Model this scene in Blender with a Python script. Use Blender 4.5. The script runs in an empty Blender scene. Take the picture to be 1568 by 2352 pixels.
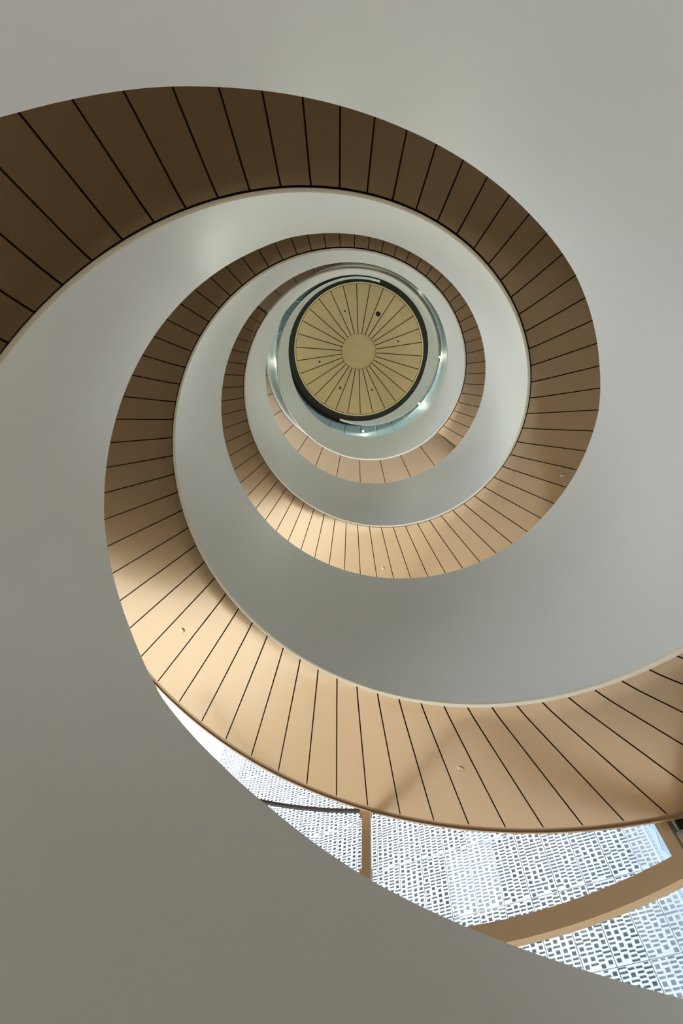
import bpy, bmesh, math, random
from mathutils import Matrix, Vector
random.seed(7)
sc = bpy.context.scene
C = sc.collection
D2R = math.pi / 180

# ------------------------------------------------------------------ scale and camera
S = 2.8                                   # radius of the stairwell in metres (all R and z below are in well radii)
CAM = Vector((0.117056, -0.619737, 0.0)) * S
F_PX, W_PX, H_PX = 1260.51, 1568.0, 2352.0
TX, TY = 0.356781, 0.045288               # tilt of the lens away from the zenith
cam_d = bpy.data.cameras.new('camera')
cam = bpy.data.objects.new('camera', cam_d)
C.objects.link(cam)
cam_d.sensor_fit = 'VERTICAL'
cam_d.sensor_height = 36.0
cam_d.lens = 36.0 * F_PX / H_PX
cam_d.clip_start, cam_d.clip_end = 0.05, 500
RX = Matrix.Rotation(TX, 3, 'X')
RY = Matrix.Rotation(TY, 3, 'Y')
M3 = RY @ RX                              # rows: image right, image down, forward
right, down, fwd = M3[0], M3[1], M3[2]
cm = Matrix(((right[0], -down[0], -fwd[0], CAM[0]),
             (right[1], -down[1], -fwd[1], CAM[1]),
             (right[2], -down[2], -fwd[2], CAM[2]),
             (0, 0, 0, 1)))
cam.matrix_world = cm
sc.camera = cam

# ------------------------------------------------------------------ sky, sun, exposure
SKY_STRENGTH = 1.6
world = bpy.data.worlds.new('sky')
sc.world = world
world.use_nodes = True
wn = world.node_tree
bg = wn.nodes['Background']
bg.inputs['Color'].default_value = (0.80, 0.89, 1.0, 1)
bg.inputs['Strength'].default_value = SKY_STRENGTH
sun_d = bpy.data.lights.new('sun', 'SUN')
sun_d.energy = 0.8
sun_d.angle = 0.03
sun_d.color = (1.0, 0.94, 0.84)
sun = bpy.data.objects.new('sun', sun_d)
C.objects.link(sun)
sun.rotation_euler = Vector((0.44, 0.05, -0.90)).to_track_quat('-Z', 'Y').to_euler()    # high sun, along the street from the left
vs = sc.view_settings
vs.view_transform = 'Standard'
vs.look = 'None'
vs.gamma = 1.0
vs.use_curve_mapping = False
vs.exposure = 1.42
sc.cycles.max_bounces = 10
sc.cycles.diffuse_bounces = 8
sc.cycles.transparent_max_bounces = 16

# ------------------------------------------------------------------ materials
def new_mat(name):
    m = bpy.data.materials.new(name)
    m.use_nodes = True
    return m, m.node_tree, m.node_tree.nodes['Principled BSDF']

def mat(name, col, rough=0.5, metal=0.0, spec=0.5, noise=0.0, nscale=3.0, per_object=0.0, coat=0.0, coat_rough=0.15):
    m, nt, b = new_mat(name)
    b.inputs['Base Color'].default_value = (*col, 1)
    b.inputs['Roughness'].default_value = rough
    b.inputs['Metallic'].default_value = metal
    b.inputs['Specular IOR Level'].default_value = spec
    b.inputs['Coat Weight'].default_value = coat
    b.inputs['Coat Roughness'].default_value = coat_rough
    b.inputs['Coat IOR'].default_value = 1.7
    if noise or per_object:
        tc = nt.nodes.new('ShaderNodeTexCoord')
        nz = nt.nodes.new('ShaderNodeTexNoise')
        nz.inputs['Scale'].default_value = nscale
        nz.inputs['Detail'].default_value = 4
        nt.links.new(tc.outputs['Object'], nz.inputs['Vector'])
        mr = nt.nodes.new('ShaderNodeMapRange')
        mr.inputs['To Min'].default_value = 1 - noise
        mr.inputs['To Max'].default_value = 1 + noise
        nt.links.new(nz.outputs['Fac'], mr.inputs['Value'])
        oi = nt.nodes.new('ShaderNodeObjectInfo')
        mr2 = nt.nodes.new('ShaderNodeMapRange')
        mr2.inputs['To Min'].default_value = 1 - per_object
        mr2.inputs['To Max'].default_value = 1 + per_object
        nt.links.new(oi.outputs['Random'], mr2.inputs['Value'])
        mul = nt.nodes.new('ShaderNodeMath'); mul.operation = 'MULTIPLY'
        nt.links.new(mr.outputs[0], mul.inputs[0])
        nt.links.new(mr2.outputs[0], mul.inputs[1])
        sca = nt.nodes.new('ShaderNodeVectorMath'); sca.operation = 'SCALE'
        sca.inputs[0].default_value = col
        nt.links.new(mul.outputs[0], sca.inputs['Scale'])
        nt.links.new(sca.outputs[0], b.inputs['Base Color'])
    return m

def glass_mat(name, tint, ior=1.45, rough=0.0, dust_veil=0.0):
    m = bpy.data.materials.new(name)
    m.use_nodes = True
    nt = m.node_tree
    nt.nodes.clear()
    out = nt.nodes.new('ShaderNodeOutputMaterial')
    mix = nt.nodes.new('ShaderNodeMixShader')
    # Schlick reflectance of a thin pane, the same from both sides
    lw = nt.nodes.new('ShaderNodeLayerWeight'); lw.inputs['Blend'].default_value = 0.5
    pw = nt.nodes.new('ShaderNodeMath'); pw.operation = 'POWER'; pw.inputs[1].default_value = 5.0
    fr = nt.nodes.new('ShaderNodeMapRange')
    f0 = ((ior - 1) / (ior + 1)) ** 2
    fr.inputs['To Min'].default_value = f0
    nt.links.new(lw.outputs['Facing'], pw.inputs[0])
    nt.links.new(pw.outputs[0], fr.inputs['Value'])
    tr = nt.nodes.new('ShaderNodeBsdfTransparent'); tr.inputs['Color'].default_value = (*tint, 1)
    gl = nt.nodes.new('ShaderNodeBsdfGlossy'); gl.inputs['Roughness'].default_value = rough
    nt.links.new(fr.outputs[0], mix.inputs[0])
    nt.links.new(tr.outputs[0], mix.inputs[1])
    nt.links.new(gl.outputs[0], mix.inputs[2])
    last = mix.outputs[0]
    if dust_veil:                      # dusty film in drifting streaks, also standing in for the reflected veil
        tc = nt.nodes.new('ShaderNodeTexCoord')
        mp = nt.nodes.new('ShaderNodeMapping'); mp.inputs['Scale'].default_value = (1.2, 1.2, 0.35)
        nz = nt.nodes.new('ShaderNodeTexNoise'); nz.inputs['Scale'].default_value = 1.1; nz.inputs['Detail'].default_value = 5
        rg = nt.nodes.new('ShaderNodeMapRange')
        rg.inputs['From Min'].default_value = 0.35; rg.inputs['From Max'].default_value = 0.7
        rg.inputs['To Min'].default_value = dust_veil * 0.3; rg.inputs['To Max'].default_value = dust_veil * 1.7
        tl = nt.nodes.new('ShaderNodeBsdfTranslucent'); tl.inputs['Color'].default_value = (0.9, 0.93, 0.97, 1)
        m2 = nt.nodes.new('ShaderNodeMixShader')
        nt.links.new(tc.outputs['Object'], mp.inputs['Vector']); nt.links.new(mp.outputs[0], nz.inputs['Vector'])
        nt.links.new(nz.outputs['Fac'], rg.inputs['Value']); nt.links.new(rg.outputs[0], m2.inputs[0])
        nt.links.new(last, m2.inputs[1]); nt.links.new(tl.outputs[0], m2.inputs[2])
        last = m2.outputs[0]
    nt.links.new(last, out.inputs[0])
    return m

def emit_mat(name, col, strength):
    m = bpy.data.materials.new(name)
    m.use_nodes = True
    nt = m.node_tree
    nt.nodes.clear()
    out = nt.nodes.new('ShaderNodeOutputMaterial')
    e = nt.nodes.new('ShaderNodeEmission')
    e.inputs['Color'].default_value = (*col, 1)
    e.inputs['Strength'].default_value = strength
    nt.links.new(e.outputs[0], out.inputs[0])
    return m

MT = dict(
    white=mat('white_satin_paint', (0.86, 0.85, 0.80), 0.34, 0, 0.5, noise=0.012, nscale=1.2),
    bronze=mat('bronze_anodised_panel', (0.54, 0.355, 0.185), 0.34, 0.78, 0.5, noise=0.03, nscale=2.0, per_object=0.02, coat=0.55, coat_rough=0.16),
    bronze_frame=mat('bronze_frame', (0.66, 0.46, 0.26), 0.42, 0.4, 0.5, noise=0.02),
    bronze_pale=mat('pale_bronze_panel', (0.64, 0.48, 0.32), 0.36, 0.8, 0.5, noise=0.05, nscale=1.5, per_object=0.02),
    trim=mat('cream_edge_trim', (0.94, 0.83, 0.62), 0.35, 0.1),
    rim=mat('gold_rim', (1.0, 0.74, 0.38), 0.4, 0.1),
    dark=mat('dark_joint', (0.07, 0.045, 0.025), 0.6),
    channel=mat('bronze_edge_channel', (0.36, 0.24, 0.14), 0.4, 0.7),
    reveal=mat('dark_brown_reveal', (0.045, 0.035, 0.024), 0.55),
    black=mat('black_plastic', (0.012, 0.011, 0.01), 0.5),
    brown=mat('brown_plastic', (0.10, 0.075, 0.055), 0.5),
    gold=mat('ceiling_gold_panel', (0.86, 0.57, 0.28), 0.5, 0.4, 0.5, noise=0.08, nscale=1.4, per_object=0.03),
    ceil_outer=mat('pale_ceiling', (0.62, 0.68, 0.70), 0.6),
    floor=mat('pale_stone_floor', (0.72, 0.69, 0.63), 0.45, noise=0.05, nscale=0.8),
    pale_reflector=mat('white_reflector', (0.80, 0.82, 0.80), 0.8, noise=0.04, nscale=0.4),  # for the added ground patch that whitens the soffit reflection
    ground=mat('light_paving', (0.42, 0.37, 0.30), 0.8, noise=0.06, nscale=0.4),
    backwall=mat('taupe_plaster', (0.58, 0.53, 0.45), 0.7, noise=0.03),
    cream=mat('cream_panel', (0.74, 0.68, 0.56), 0.5),
    darkpane=mat('dark_window_pane', (0.035, 0.04, 0.035), 0.08),
    steel=mat('dark_steel', (0.09, 0.09, 0.09), 0.4, 0.5),
    facade=mat('white_perforated_metal', (0.50, 0.515, 0.53), 0.45, 0.0, 0.5, noise=0.02, per_object=0.015),
    pane_dark=mat('dark_blue_glazing', (0.04, 0.055, 0.075), 0.12, 0.0, 0.4, noise=0.7, nscale=1.3),
    pane_pale=mat('pale_blind', (0.55, 0.57, 0.59), 0.6),
    blue=mat('pale_blue_glazing', (0.13, 0.30, 0.46), 0.2, 0.0, 0.6, noise=0.35, nscale=1.0),
    bluepale=mat('pale_blue_band', (0.32, 0.46, 0.58), 0.3),
    glass=glass_mat('drum_glass', (0.97, 0.98, 0.99), 1.7, dust_veil=0.045),
    guard_glass=glass_mat('guard_glass', (0.80, 0.90, 0.92), 1.5),
    lamp=emit_mat('lamp_lens', (1.0, 0.86, 0.62), 30.0),
)

# ------------------------------------------------------------------ helpers
def mesh(name, verts, faces, m, smooth=True, sharp_angle=40):
    me = bpy.data.meshes.new(name)
    me.from_pydata([tuple(v) for v in verts], [], faces)
    bm = bmesh.new(); bm.from_mesh(me)
    bmesh.ops.recalc_face_normals(bm, faces=bm.faces)
    bm.to_mesh(me); bm.free()
    me.materials.append(m)
    if smooth:
        me.shade_smooth()
        me.set_sharp_from_angle(angle=math.radians(sharp_angle))
    return me

def obj(name, me, parent=None):
    o = bpy.data.objects.new(name, me)
    C.objects.link(o)
    if parent is not None:
        o.parent = parent
    return o

def thing(name, label, cat, loc=(0, 0, 0), group=None):
    o = bpy.data.objects.new(name, None)
    C.objects.link(o)
    o.location = loc
    o.empty_display_size = 0.2
    o['label'] = label; o['category'] = cat
    if group:
        o['group'] = group
    return o

def tag(o, label, cat, group=None):
    o['label'] = label; o['category'] = cat
    if group:
        o['group'] = group
    return o

def struct(o):
    o['kind'] = 'structure'
    return o

def pt(R, th, z):
    return (R * S * math.cos(th), R * S * math.sin(th), z * S)

def sweep(section, thetas, zfun, close=False):
    """section(th) -> list of (R, z) corners of a closed profile; swept around the axis."""
    V, Fc = [], []
    n = None
    for th in thetas:
        sec = section(th)
        n = len(sec)
        z0 = zfun(th)
        V += [pt(R, th, z0 + z) for R, z in sec]
    m = len(thetas)
    for k in range(m if close else m - 1):
        a, b = k * n, ((k + 1) % m) * n
        for j in range(n):
            Fc.append((a + j, a + (j + 1) % n, b + (j + 1) % n, b + j))
    if not close:
        Fc.append(tuple(range(n)))
        Fc.append(tuple((m - 1) * n + j for j in reversed(range(n))))
    return V, Fc

def lin(a, b, n):
    return [a + (b - a) * k / n for k in range(n + 1)]

def ring(name, R0, R1, z0, z1, m, parent=None, th0=0.0, th1=2 * math.pi, n=180):
    full = abs(th1 - th0 - 2 * math.pi) < 1e-6
    ths = lin(th0, th1, n)
    if full:
        ths = ths[:-1]
    V, Fc = sweep(lambda t: [(R0, z0), (R1, z0), (R1, z1), (R0, z1)], ths, lambda t: 0.0, close=full)
    return obj(name, mesh(name, V, Fc, m), parent)

def disc_solid(name, R, z0, z1, m, parent=None, n=96, centre=(0.0, 0.0)):
    V, Fc = [], []
    for z in (z0, z1):
        for k in range(n):
            t = 2 * math.pi * k / n
            V.append(((R * math.cos(t)) * S + centre[0], (R * math.sin(t)) * S + centre[1], z * S))
    for k in range(n):
        Fc.append((k, (k + 1) % n, n + (k + 1) % n, n + k))
    Fc.append(tuple(reversed(range(n)))); Fc.append(tuple(range(n, 2 * n)))
    return obj(name, mesh(name, V, Fc, m), parent)

# ------------------------------------------------------------------ room shell
Z_FLOOR = -0.536
Z_SLAB = 6.87
Z_SLAB_TOP = 7.36
Z_CEIL = 8.53
R_DRUM = 1.86

ground = obj('ground', mesh('ground', [(-70, -70, Z_FLOOR * S - 0.03), (70, -70, Z_FLOOR * S - 0.03), (70, 70, Z_FLOOR * S - 0.03), (-70, 70, Z_FLOOR * S - 0.03)], [(0, 1, 2, 3)], MT['ground'], False))
struct(ground)
fc = obj('ground_reflector', mesh('ground_reflector', [(-60, -6, Z_FLOOR * S - 0.025), (-6.5, -6, Z_FLOOR * S - 0.025), (-6.5, 9, Z_FLOOR * S - 0.025), (-60, 9, Z_FLOOR * S - 0.025)], [(0, 1, 2, 3)], MT['pale_reflector'], False))  # unseen pale ground patch, added to be mirrored in the lower left soffit
struct(fc)
fl = disc_solid('floor', 2.35, Z_FLOOR - 0.01, Z_FLOOR, MT['floor'])
struct(fl)
# back half of the shaft: plaster drum wall on the side away from the street
wb = ring('wall_back', 2.20, 2.28, Z_FLOOR, Z_SLAB, MT['backwall'], None, 165 * D2R, 400 * D2R, 120)
struct(wb)

# ------------------------------------------------------------------ the two flights
# measured helix: theta = th0 + d*i, z = z0 + dz*i  (i = soffit panel number)
HX = dict(
    A=dict(th0=0.290100, d=0.092887, z0=1.298113, dz=0.058606, i0=-31, i1=71, wall_end=118.6),
    B=dict(th0=3.716359, d=0.092952, z0=1.486003, dz=0.058125, i0=-34, i1=68, wall_end=115.2),
)
R_IN, R_OUT, R_WALL = 1.0, 1.687, 0.983
Z_TILT = -0.0315                          # the soffit hangs a little lower at its outer edge
Z_WALL_CAP = dict(A=8.02, B=8.20)
COPE = dict(
    A=[(-31, 1.085), (-24.5, 1.088), (-22.5, 1.074), (-20.0, 1.08), (-17.8, 1.09), (-15.6, 1.09), (-14, 1.084), (-11.6, 1.058), (-8, 1.069), (-6.1, 1.06), (-4, 1.079), (-0.75, 1.10), (9.5, 1.103), (20, 1.08), (60, 1.07), (140, 1.07)],
    B=[(-34, 1.08), (-24.5, 1.086), (-20.8, 1.10), (-18.4, 1.092), (-15.3, 1.06), (-12.6, 1.075), (-11.5, 1.075), (-8.25, 1.065), (-4, 1.078), (2.5, 1.09), (5.2, 1.10), (6.1, 1.097), (7.9, 1.059), (10.5, 1.084), (13, 1.09), (15.6, 1.12), (20, 1.09), (60, 1.07), (140, 1.07)],
)
def cope(k, i):
    t = COPE[k]
    if i <= t[0][0]:
        return t[0][1]
    for (a, ha), (b, hb) in zip(t, t[1:]):
        if a <= i <= b:
            return ha + (hb - ha) * (i - a) / (b - a)
    return t[-1][1]

def z_soffit(h, i, R):
    return h['z0'] + h['dz'] * i + Z_TILT * (R - R_IN) / (R_OUT - R_IN)

def helix_sweep(h, i0, i1, section, per=4):
    n = int(math.ceil((i1 - i0) * per))
    V, Fc = [], []
    m = 0
    for k in range(n + 1):
        i = i0 + (i1 - i0) * k / n
        th = h['th0'] + h['d'] * i
        sec = section(i)
        m = len(sec)
        V += [pt(R, th, z) for R, z in sec]
    for k in range(n):
        a, b = k * m, (k + 1) * m
        for j in range(m):
            Fc.append((a + j, a + (j + 1) % m, b + (j + 1) % m, b + j))
    Fc.append(tuple(range(m)))
    Fc.append(tuple(n * m + j for j in reversed(range(m))))
    return V, Fc

GAP = 0.0060                              # joint between two soffit panels, in well radii (13 mm)
PT = 0.010                                # panel thickness

def panel_mesh(h):
    """one soffit panel, wedge-shaped and twisted with the helix, inner edge rolled up to catch a glow"""
    nt_ = 4
    radii = [R_IN + 0.0045 + q for q in (0, 0.012, 0.026, 0.042, 0.06, 0.08, 0.2, 0.34, 0.48, 0.6)] + [R_OUT]
    nr = len(radii) - 1
    V, Fc = [], []
    idx = {}
    for layer in (0, 1):
        for a in range(nr + 1):
            R = radii[a]
            roll = 0.011 * max(0.0, (1.085 - R) / 0.08) ** 2  # inner edge shaped to mirror the bright well as a glow
            g = GAP / R / 2 / h['d']
            for b in range(nt_ + 1):
                f = g + (1 - 2 * g) * b / nt_
                z = z_soffit(h, f, R) + roll + (PT if layer else 0.0)
                idx[layer, a, b] = len(V)
                V.append(pt(R, h['d'] * f, z))
    for layer in (0, 1):
        for a in range(nr):
            for b in range(nt_):
                q = (idx[layer, a, b], idx[layer, a + 1, b], idx[layer, a + 1, b + 1], idx[layer, a, b + 1])
                Fc.append(q)
    rim = [(a, 0) for a in range(nr)] + [(nr, b) for b in range(nt_)] + [(a, nt_) for a in range(nr, 0, -1)] + [(0, b) for b in range(nt_, 0, -1)]
    for k in range(len(rim)):
        p, q = rim[k], rim[(k + 1) % len(rim)]
        Fc.append((idx[0, p[0], p[1]], idx[0, q[0], q[1]], idx[1, q[0], q[1]], idx[1, p[0], p[1]]))
    return mesh('soffit_panel', V, Fc, MT['bronze'])

def build_flight(k, label):
    h = HX[k]
    st = thing('spiral_staircase', label, 'staircase', (0, 0, Z_FLOOR * S), 'interlocking spiral flights')
    inv = Matrix.Translation((0, 0, -Z_FLOOR * S))
    def part(name, me):
        o = obj(name, me, st)
        o.matrix_parent_inverse = inv
        return o
    zb = lambda i: h['z0'] + h['dz'] * i
    # white balustrade wall facing the well
    def wall_sec(i):
        z0 = zb(i) + 0.010
        z1 = max(min(zb(i) + cope(k, i), Z_WALL_CAP[k]), z0 + 0.006)
        return [(R_WALL, z0), (0.9955, z0), (0.9955, min(z0 + 0.03, z1 - 0.001)), (1.012, min(z0 + 0.04, z1 - 0.0005)), (1.012, z1), (R_WALL, z1)]
    part('balustrade', mesh('balustrade', *helix_sweep(h, h['i0'], h['wall_end'], wall_sec, 3), MT['white']))
    # pale trim strip under the wall
    part('edge_trim', mesh('edge_trim', *helix_sweep(h, h['i0'], h['wall_end'], lambda i: [(R_WALL - 0.0008, zb(i) + 0.003), (0.9905, zb(i) - 0.003), (0.9945, zb(i) - 0.003), (0.9945, zb(i) + 0.010), (R_WALL - 0.0008, zb(i) + 0.010)], 3), MT['trim']))
    # stair body behind the panels
    T = 0.17
    part('stair_body', mesh('stair_body', *helix_sweep(h, h['i0'], h['i1'] + 0.02, lambda i: [(0.9955, zb(i) + 0.042), (1.03, zb(i) + 0.028), (1.09, zb(i) + 0.012), (R_OUT + 0.006, zb(i) + 0.013 + Z_TILT), (R_OUT + 0.006, zb(i) + T), (1.013, zb(i) + T)], 3), MT['dark']))
    # channel and lip along the outer edge
    zo = lambda i: zb(i) + Z_TILT
    part('edge_channel', mesh('edge_channel', *helix_sweep(h, h['i0'], h['i1'], lambda i: [(R_OUT + 0.002, zo(i) + 0.008), (1.713, zo(i) + 0.006), (1.713, zo(i) + 0.10), (R_OUT + 0.002, zo(i) + 0.10)], 3), MT['channel']))
    part('edge_lip', mesh('edge_lip', *helix_sweep(h, h['i0'], h['i1'], lambda i: [(1.713, zo(i) - 0.002), (1.722, zo(i) - 0.002), (1.722, zo(i) + 0.42), (1.713, zo(i) + 0.42)], 3), MT['bronze']))
    me = panel_mesh(h)
    for i in range(h['i0'], h['i1']):
        o = obj('soffit_panel', me, st)
        o.matrix_parent_inverse = inv
        o.location = (0, 0, h['dz'] * i * S)
        o.rotation_euler = (0, 0, h['th0'] + h['d'] * i)
    return st

build_flight('A', 'white spiral flight whose pale bronze soffit runs directly above the tall window')
build_flight('B', 'white spiral flight whose dark bronze soffit enters at the upper left')

# ------------------------------------------------------------------ upper floor: opening, fascia, wedge soffit panels
J0 = 4.6 * D2R                            # first joint of the 12 degree ceiling module
def wedge(name, R0, R1, z0, z1, m, gap, n=5):
    V, Fc = [], []
    step = 12 * D2R
    idx = {}
    for layer, z in ((0, z0), (1, z1)):
        for a, R in enumerate((R0, R1)):
            g = gap / R / 2
            for b in range(n + 1):
                idx[layer, a, b] = len(V)
                V.append(pt(R, g + (step - 2 * g) * b / n, z))
    for b in range(n):
        for layer in (0, 1):
            Fc.append((idx[layer, 0, b], idx[layer, 1, b], idx[layer, 1, b + 1], idx[layer, 0, b + 1]))
        for a in (0, 1):
            Fc.append((idx[0, a, b], idx[0, a, b + 1], idx[1, a, b + 1], idx[1, a, b]))
    for b in (0, n):
        Fc.append((idx[0, 0, b], idx[0, 1, b], idx[1, 1, b], idx[1, 0, b]))
    return mesh(name, V, Fc, m)

uf = struct(ring('upper_floor', 1.105, 1.845, Z_SLAB + 0.03, Z_SLAB_TOP - 0.02, MT['dark']))
ring('slab_back', 1.845, 2.28, Z_SLAB, Z_SLAB_TOP - 0.02, MT['bronze_pale'], uf, 165 * D2R, 400 * D2R, 120)
ring('floor_finish', 1.105, 1.845, Z_SLAB_TOP - 0.02, Z_SLAB_TOP - 0.01, MT['floor'], uf)
ring('fascia', 1.085, 1.105, Z_SLAB + 0.004, Z_SLAB_TOP, MT['white'], uf)
pm = wedge('soffit_panel', 1.109, 1.84, Z_SLAB, Z_SLAB + 0.012, MT['bronze_pale'], 0.008)
for k in range(30):
    o = obj('soffit_panel', pm, uf)
    o.rotation_euler = (0, 0, J0 + 12 * D2R * k)

guard = thing('glass_guard', 'curved glass guard standing on the white edge of the upper floor opening', 'guardrail', (0, 0, Z_SLAB_TOP * S))
ginv = Matrix.Translation((0, 0, -Z_SLAB_TOP * S))
for k in range(15):
    a = J0 + 24 * D2R * k
    o = ring('glass_pane', 1.090, 1.094, Z_SLAB_TOP - 0.005, Z_CEIL - 0.11, MT['guard_glass'], guard, a + 0.003, a + 24 * D2R - 0.003, 12)
    o.matrix_parent_inverse = ginv

# ------------------------------------------------------------------ ceiling
ce = struct(ring('ceiling', 0.0001, 1.86, Z_CEIL + 0.06, Z_CEIL + 0.16, MT['reveal']))
pm = wedge('ceiling_panel', 0.2605, 0.937, Z_CEIL, Z_CEIL + 0.02, MT['gold'], 0.011)
for k in range(30):
    o = obj('ceiling_panel', pm, ce)
    o.rotation_euler = (0, 0, J0 + 12 * D2R * k)
# slightly domed centre disc
V, Fc = [], []
nd, nr = 64, 6
for a in range(nr + 1):
    r = 0.2575 * a / nr
    for b in range(nd):
        t = 2 * math.pi * b / nd
        V.append(pt(max(r, 1e-4), t, Z_CEIL - 0.004 + 0.02 * (a / nr) ** 3))
for a in range(nr):
    for b in range(nd):
        Fc.append((a * nd + b, (a + 1) * nd + b, (a + 1) * nd + (b + 1) % nd, a * nd + (b + 1) % nd))
obj('centre_disc', mesh('centre_disc', V, Fc, MT['gold']), ce)
ring('rim_ring', 0.943, 0.962, Z_CEIL - 0.012, Z_CEIL + 0.05, MT['rim'], ce)
ring('dark_reveal', 0.966, 1.075, Z_CEIL + 0.03, Z_CEIL + 0.06, MT['reveal'], ce)
pm = wedge('outer_ceiling_panel', 1.10, 1.84, Z_CEIL - 0.09, Z_CEIL - 0.07, MT['ceil_outer'], 0.008)
for k in range(30):
    o = obj('outer_ceiling_panel', pm, ce)
    o.rotation_euler = (0, 0, J0 + 12 * D2R * k)
ring('reveal_edge', 1.078, 1.098, Z_CEIL - 0.10, Z_CEIL + 0.06, MT['black'], ce)

# small fittings in the gold ceiling
def round_fitting(name, R, thd, z, rad, m, label, cat, group=None, ringed=None):
    th = thd * D2R
    x, y, _ = pt(R, th, 0)
    n = 24
    V, Fc = [], []
    prof = [(rad * 0.92, -0.006), (rad, -0.003), (rad, 0.0)]
    for r, dz in prof:
        for k in range(n):
            t = 2 * math.pi * k / n
            V.append((r * math.cos(t), r * math.sin(t), dz))
    for a in range(2):
        for k in range(n):
            Fc.append((a * n + k, a * n + (k + 1) % n, (a + 1) * n + (k + 1) % n, (a + 1) * n + k))
    Fc.append(tuple(range(n)))
    o = obj(name, mesh(name, V, Fc, m))
    o.location = (x, y, z * S)
    tag(o, label, cat, group)
    if ringed:
        b = disc_solid('lens', rad * 0.35 / S, -0.009 / S, -0.005 / S, ringed, o, 16)
    return o
round_fitting('ceiling_speaker', 0.599, 298.7, Z_CEIL, 0.098, MT['black'], 'largest black round fitting in the gold wedge-panelled ceiling', 'speaker')
round_fitting('smoke_detector', 0.603, 118.1, Z_CEIL, 0.060, MT['black'], 'black ringed fitting with pale centre in the gold ceiling', 'detector', None, MT['ceil_outer'])
SPR = [(250.9, 'brown', 'small brown sprinkler beside the longest top wedge joints of the gold ceiling'),
       (346.7, 'brown', 'small brown sprinkler on the right side of the gold ceiling'),
       (166.5, 'black', 'small black sprinkler on the left side of the gold ceiling'),
       (70.4, 'brown', 'small brown sprinkler near the lower rim of the gold ceiling')]
for a, mname, lab in SPR:
    round_fitting('ceiling_sprinkler', 0.603, a, Z_CEIL, 0.040, MT[mname], lab, 'sprinkler', 'sprinklers in the gold ceiling')

# downlights in the pale ceiling ring behind the glass guard
DL = [(124.3, 'round downlight glowing through the glass at the lower left of the opening'),
      (86.7, 'round downlight glowing through the glass at the very bottom of the opening'),
      (39.9, 'round downlight glowing through the glass at the lower right of the opening'),
      (4.2, 'round downlight glowing at the right edge of the opening'),
      (173.5, 'round downlight glowing at the left edge of the opening'),
      (220.6, 'round downlight glinting at the upper left of the opening'),
      (318.0, 'round downlight glinting at the upper right of the opening')]
for a, lab in DL:
    x, y, _ = pt(1.185, a * D2R, 0)
    t = thing('downlight', lab, 'lamp', (x, y, (Z_CEIL - 0.09) * S), 'downlights around the ceiling opening')
    n = 20
    V, Fc = [], []
    for r, dz in ((0.050, 0.0), (0.050, -0.008), (0.036, -0.008), (0.036, 0.0)):
        for k in range(n):
            tt = 2 * math.pi * k / n
            V.append((r * math.cos(tt), r * math.sin(tt), dz))
    for q in range(4):
        for k in range(n):
            Fc.append((q * n + k, q * n + (k + 1) % n, ((q + 1) % 4) * n + (k + 1) % n, ((q + 1) % 4) * n + k))
    obj('trim_ring', mesh('trim_ring', V, Fc, MT['ceil_outer']), t)
    disc_solid('lens', 0.035 / S, -0.006 / S, -0.002 / S, MT['lamp'], t, 16)
    ld = bpy.data.lights.new('downlight_lamp', 'SPOT')
    ld.energy = 70
    ld.color = (1.0, 0.85, 0.62)
    ld.spot_size = 2.2
    ld.spot_blend = 0.6
    ld.shadow_soft_size = 0.04
    lo = bpy.data.objects.new('downlight_lamp', ld)
    C.objects.link(lo)
    lo.parent = t
    lo.location = (0, 0, -0.02)

# concealed sprinkler covers in the stair soffits
def soffit_point(k, i, R):
    h = HX[k]
    return pt(R, h['th0'] + h['d'] * i, z_soffit(h, i, R))
def soffit_cover(k, i, R, label):
    x, y, z = soffit_point(k, i, R)
    n = 24
    V, Fc = [], []
    for r, dz in ((0.036, -0.010), (0.040, -0.007), (0.040, -0.0005)):
        for q in range(n):
            t = 2 * math.pi * q / n
            V.append((r * math.cos(t), r * math.sin(t), dz))
    for a in range(2):
        for q in range(n):
            Fc.append((a * n + q, a * n + (q + 1) % n, (a + 1) * n + (q + 1) % n, (a + 1) * n + q))
    Fc.append(tuple(range(n)))
    o = obj('sprinkler_cover', mesh('sprinkler_cover', V, Fc, MT['bronze_pale']))
    h = HX[k] if k else None
    o.location = (x, y, z)
    if h:   # lies flat on the sloping soffit
        th = h['th0'] + h['d'] * i
        tang = Vector((-math.sin(th) * R * h['d'], math.cos(th) * R * h['d'], h['dz'])).normalized()
        rad = Vector((math.cos(th), math.sin(th), Z_TILT / (R_OUT - R_IN))).normalized()
        nrm = rad.cross(tang).normalized()
        o.rotation_euler = Matrix((rad, nrm.cross(rad), nrm)).transposed().to_euler()
    tag(o, label, 'sprinkler cover', 'round sprinkler covers in the bronze soffits')
soffit_cover('A', 21.5, 1.35, 'round sprinkler cover in the pale glossy part of the lower left soffit')
soffit_cover('A', 9.5, 1.345, 'round sprinkler cover in the wide soffit above the window')
soffit_cover('B', 42.5, 1.35, 'round sprinkler cover at the bottom of the middle soffit turn')
soffit_cover('B', 30.45, 1.35, 'round sprinkler cover at the right of the dark soffit turn')
_sp = soffit_point
def soffit_point(k, i, R):
    return pt(R, i * D2R, Z_SLAB) if k is None else _sp(k, i, R)
soffit_cover(None, 106.9, 1.41, 'small round sprinkler cover in the lower left of the upper floor soffit')
soffit_cover(None, 46.1, 1.42, 'small round sprinkler cover in the lower right of the upper floor soffit')

wu = struct(ring('wall_upper', 1.80, 1.86, Z_SLAB_TOP - 0.01, 8.20, MT['ceil_outer']))

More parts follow.
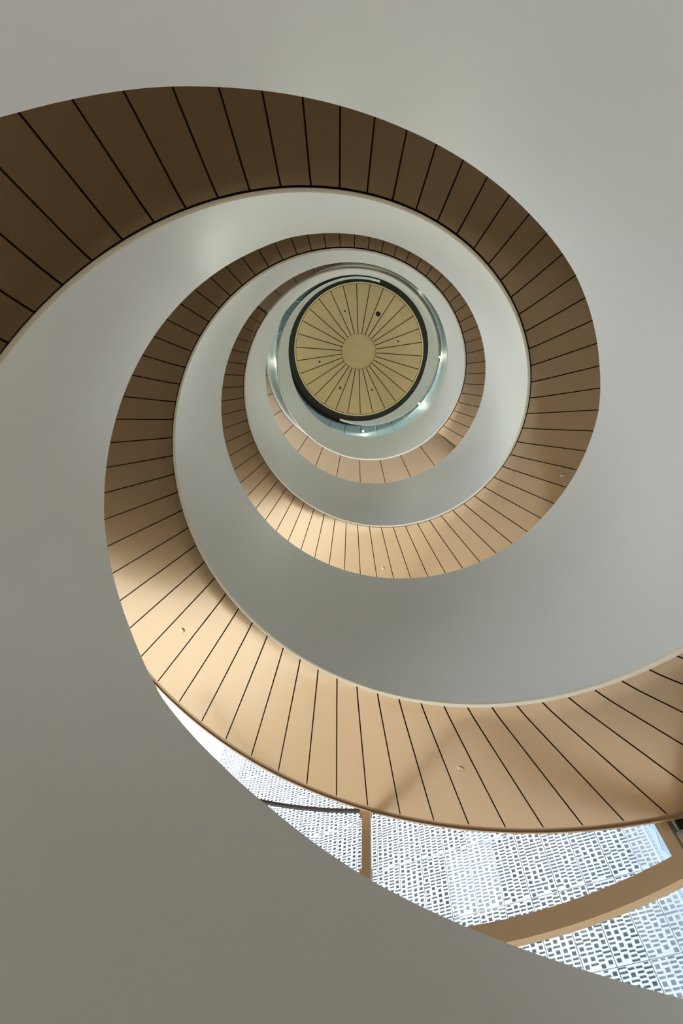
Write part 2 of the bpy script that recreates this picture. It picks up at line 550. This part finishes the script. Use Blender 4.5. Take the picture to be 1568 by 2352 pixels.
# ------------------------------------------------------------------ glazed drum towards the street
win = bpy.data.objects.new('window_1', None)
C.objects.link(win)
struct(win)
win['label'] = 'curved glazed screen with bronze frame behind the stairs'
FR0, FR1 = 1.790, 1.830
def sec_box(name, R0, R1, z0, z1, t0, t1, m, parent=win, n=24):
    return ring(name, R0, R1, z0, z1, m, parent, t0 * D2R, t1 * D2R, n)
sec_box('ring_beam', FR0, FR1, 1.418, 1.500, 44.7, 165, MT['bronze_frame'], win, 90)
sec_box('head_beam', FR0, FR1, 5.9, 5.98, 44.7, 165, MT['bronze_frame'], win, 90)
sec_box('glass_rail', 1.815, 1.830, 2.113, 2.128, 87.0, 128, MT['steel'], win, 50)
def mullion(t0, t1, zb, zt, brackets=()):
    mu = sec_box('mullion', FR0, FR1, zb, zt, t0, t1, MT['bronze_frame'], win, 3)
    w = 0.34
    for z in brackets:
        for (a, b) in ((t0 - w, t0 - 0.05), (t1 + 0.05, t1 + w)):
            sec_box('glass_clamp', FR0 + 0.012, FR1 + 0.004, z, z + 0.028, a, b, MT['bronze_frame'], mu, 2)
            sec_box('clamp_bolt', FR0 + 0.018, FR1 - 0.004, z - 0.010, z - 0.0005, a + 0.06, b - 0.06, MT['steel'], mu, 2)
    return mu
mu = mullion(85.75, 86.98, 1.502, Z_SLAB - 0.01, (1.765, 2.088))
sec_box('sunlit_edge_strip', FR0 + 0.004, FR1, 1.502, Z_SLAB - 0.012, 85.52, 85.74, MT['white'], mu, 2)  # white strip added for the bright sunlit pane edge and its streak
mullion(44.65, 46.15, Z_FLOOR, Z_SLAB - 0.01)
mullion(85.75, 86.98, Z_FLOOR, 1.416)
# glass panes between the frames
for (a, b) in ((46.2, 85.7), (87.05, 128.0), (128.2, 165.0)):
    for (z0, z1) in ((Z_FLOOR, 1.42), (1.49, 2.11), (2.13, 4.0), (4.01, 5.9), (5.98, Z_SLAB)):
        sec_box('glass_pane', 1.834, 1.838, z0 + 0.003, z1 - 0.003, a, b, MT['glass'], win, 40)
# side wall right of the bronze post: dark pane over a cream panel
ws = struct(ring('wall_right', 1.86, 1.94, Z_FLOOR, 1.594, MT['cream'], None, 0.0, 45.9 * D2R, 40))
struct(ring('wall_right_side', 1.86, 1.94, 1.594, Z_SLAB, MT['cream'], None, 0.0, 37.0 * D2R, 40))
struct(ring('wall_right_upper', 1.86, 1.94, 2.30, Z_SLAB, MT['cream'], None, 37.0 * D2R, 45.9 * D2R, 12))
w2 = struct(bpy.data.objects.new('window_2', None))
C.objects.link(w2)
ring('dark_pane', 1.875, 1.885, 1.600, 2.30, MT['darkpane'], w2, 37.0 * D2R, 45.4 * D2R, 12)
ring('pane_frame', 1.850, 1.870, 1.594, 1.608, MT['ceil_outer'], w2, 37.0 * D2R, 45.2 * D2R, 12)
ring('pane_frame', 1.850, 1.870, 1.608, 2.30, MT['ceil_outer'], w2, 44.30 * D2R, 44.55 * D2R, 2)

# ------------------------------------------------------------------ building opposite with the perforated screen
FA, FD = 0.412769, 6.0
FU0, FW, FZ0, FH = 0.782966, 0.311858, 4.378355, 0.815530
FK = 1.546                                # panel module comes out at 1.35 x 3.53 m, some 26 m away
camR = Vector((CAM[0] / S, CAM[1] / S, 0.0))
fn = Vector((math.sin(FA), math.cos(FA), 0))
ft = Vector((math.cos(FA), -math.sin(FA), 0))
def fpos(u, z, back=0.0):
    P = fn * FD + ft * u + Vector((0, 0, z))
    P = camR + (P - camR) * FK
    return P * S + fn * back
PW, PH = FW * FK * S, FH * FK * S
rotf = math.atan2(ft.y, ft.x)
base = fpos(FU0 - 20.77 * FW, 0)
bld = thing('office_building', 'office building opposite, clad in white perforated panels, seen through the window', 'building', (base.x, base.y, Z_FLOOR * S))
binv = Matrix.Translation((-base.x, -base.y, -Z_FLOOR * S))
def bpart(name, me, loc=(0, 0, 0), rz=0.0):
    o = obj(name, me, bld)
    o.matrix_parent_inverse = binv
    o.location = loc
    o.rotation_euler = (0, 0, rz)
    return o

def facade_panel(seed, frac=1.0, ncol=4):
    """panel with real openings; local x along the facade, z up, y = depth (front at y=0, towards the viewer is -y)"""
    rnd = random.Random(seed)
    V, Fc = [], []
    def quad(a, b, c, d):
        k = len(V)
        V.extend((a, b, c, d)); Fc.append((k, k + 1, k + 2, k + 3))
    W, H, T = PW * frac - 0.034, PH - 0.034, 0.05
    x0, z0 = 0.017, 0.017
    cw = W / ncol
    for c in range(ncol):
        cx0 = x0 + c * cw
        z = z0 + 0.035 + 0.085 * ((c + seed) % 3)
        zprev = z0
        while True:
            if rnd.random() < 0.34:
                hw, hh = 0.185, 0.175
            else:
                hw, hh = (0.262, 0.095) if rnd.random() < 0.85 else (cw - 0.004, 0.095)
            if z + hh > z0 + H - 0.012:
                hh = z0 + H - 0.012 - z
                if hh < 0.04:
                    break
            xa = cx0 + (cw - hw) / 2; xb = xa + hw
            za, zb_ = z, z + hh
            quad((cx0, 0, zprev), (cx0 + cw, 0, zprev), (cx0 + cw, 0, za), (cx0, 0, za))
            quad((cx0, 0, za), (xa, 0, za), (xa, 0, zb_), (cx0, 0, zb_))
            quad((xb, 0, za), (cx0 + cw, 0, za), (cx0 + cw, 0, zb_), (xb, 0, zb_))
            quad((xa, 0, za), (xb, 0, za), (xb, T, za), (xa, T, za))
            quad((xa, 0, zb_), (xb, 0, zb_), (xb, T, zb_), (xa, T, zb_))
            quad((xa, 0, za), (xa, 0, zb_), (xa, T, zb_), (xa, T, za))
            quad((xb, 0, za), (xb, 0, zb_), (xb, T, zb_), (xb, T, za))
            zprev = zb_
            z = zb_ + (0.082 if hh < 0.1 else 0.092)
        quad((cx0, 0, zprev), (cx0 + cw, 0, zprev), (cx0 + cw, 0, z0 + H), (cx0, 0, z0 + H))
    # folded panel edges
    quad((x0, 0, z0), (x0, 0, z0 + H), (x0, T, z0 + H), (x0, T, z0))
    quad((x0 + W, 0, z0), (x0 + W, 0, z0 + H), (x0 + W, T, z0 + H), (x0 + W, T, z0))
    quad((x0, 0, z0), (x0 + W, 0, z0), (x0 + W, T, z0), (x0, T, z0))
    quad((x0, 0, z0 + H), (x0 + W, 0, z0 + H), (x0 + W, T, z0 + H), (x0, T, z0 + H))
    me = bpy.data.meshes.new('facade_panel')
    me.from_pydata(V, [], Fc)
    me.materials.append(MT['facade'])
    return me
variants = [facade_panel(s) for s in range(7)]
end_panel = facade_panel(20, 0.70, 3)
def pane_mesh(m, frac=1.0):
    W, H = PW * frac, PH
    V = [(0.015, 0, 0.015), (W - 0.015, 0, 0.015), (W - 0.015, 0, H - 0.015), (0.015, 0, H - 0.015),
         (0.015, 0.03, 0.015), (W - 0.015, 0.03, 0.015), (W - 0.015, 0.03, H - 0.015), (0.015, 0.03, H - 0.015)]
    return mesh('window_pane', V, [(0, 1, 2, 3), (4, 5, 6, 7), (0, 1, 5, 4), (2, 3, 7, 6), (0, 3, 7, 4), (1, 2, 6, 5)], m, False)
pane_d, pane_p = pane_mesh(MT['pane_dark']), pane_mesh(MT['pane_pale'])
pane_de, pane_pe = pane_mesh(MT['pane_dark'], 0.69), pane_mesh(MT['pane_pale'], 0.69)
rnd = random.Random(3)
for c in range(-21, 1):
    for r in range(-2, 8):
        P = fpos(FU0 + c * FW, FZ0 + r * FH)
        bpart('facade_panel', (variants[rnd.randrange(7)] if c < 0 else end_panel), P, rotf)
        pale = (c >= 0 and r < 1) or (c == -1 and r == -1) or rnd.random() < 0.12
        Q = fpos(FU0 + c * FW, FZ0 + r * FH, 0.30)
        bpart('window_pane', (pane_p if pale else pane_d) if c < 0 else (pane_pe if pale else pane_de), Q, rotf)
# body of the building behind the panes
bw = 21.69 * PW
zt = (FZ0 * FK + 8 * FH * FK) * S
p0 = fpos(FU0 - 21 * FW, 0, 0.4)
V = [(0, 0, Z_FLOOR * S), (bw, 0, Z_FLOOR * S), (bw, 8, Z_FLOOR * S), (0, 8, Z_FLOOR * S), (0, 0, zt), (bw, 0, zt), (bw, 8, zt), (0, 8, zt)]
bpart('building_body', mesh('building_body', V, [(0, 1, 2, 3), (4, 5, 6, 7), (0, 1, 5, 4), (1, 2, 6, 5), (2, 3, 7, 6), (3, 0, 4, 7)], MT['pane_dark'], False), (p0.x, p0.y, 0), rotf)
# blue glazed wing that returns towards the viewer at the right end
wing = thing('glass_wing', 'pale blue glazed wing at the right end of the building opposite', 'building', tuple(fpos(FU0 + 0.70 * FW, 0))[:2] + (Z_FLOOR * S,))
winv = Matrix.Translation((-wing.location.x, -wing.location.y, -wing.location.z))
def wpart(name, v0, v1, z0, z1, th, m, off=0.0):
    # v measured from the corner towards the viewer
    V = []
    for z in (z0, z1):
        for v, s_ in ((v0, off), (v1, off), (v1, off + th), (v0, off + th)):
            q = fpos(FU0 + 0.70 * FW, 0) - fn * v + ft * s_
            V.append((q.x, q.y, z))
    o = obj(name, mesh(name, V, [(0, 1, 2, 3), (4, 5, 6, 7), (0, 1, 5, 4), (1, 2, 6, 5), (2, 3, 7, 6), (3, 0, 4, 7)], m, False), wing)
    o.matrix_parent_inverse = winv
    return o
wpart('wall', 0.0, 9.0, Z_FLOOR * S, zt, 0.5, MT['blue'])
wpart('pale_band', 2.0, 3.0, Z_FLOOR * S, zt, 0.03, MT['bluepale'], -0.03)
for k in range(24):
    z = FZ0 * FK * S - 8 + k * 1.1
    V = []
    for s_ in (-0.02, -0.001):
        for v, dz in ((3.0, 0.0), (4.1, 0.0), (3.0, 1.05)):
            q = fpos(FU0 + 0.70 * FW, 0) - fn * v + ft * s_
            V.append((q.x, q.y, z + dz))
    o = obj('triangular_pane', mesh('triangular_pane', V, [(0, 1, 2), (3, 4, 5), (0, 1, 4, 3), (1, 2, 5, 4), (2, 0, 3, 5)], MT['bluepale'], False), wing)
    o.matrix_parent_inverse = winv
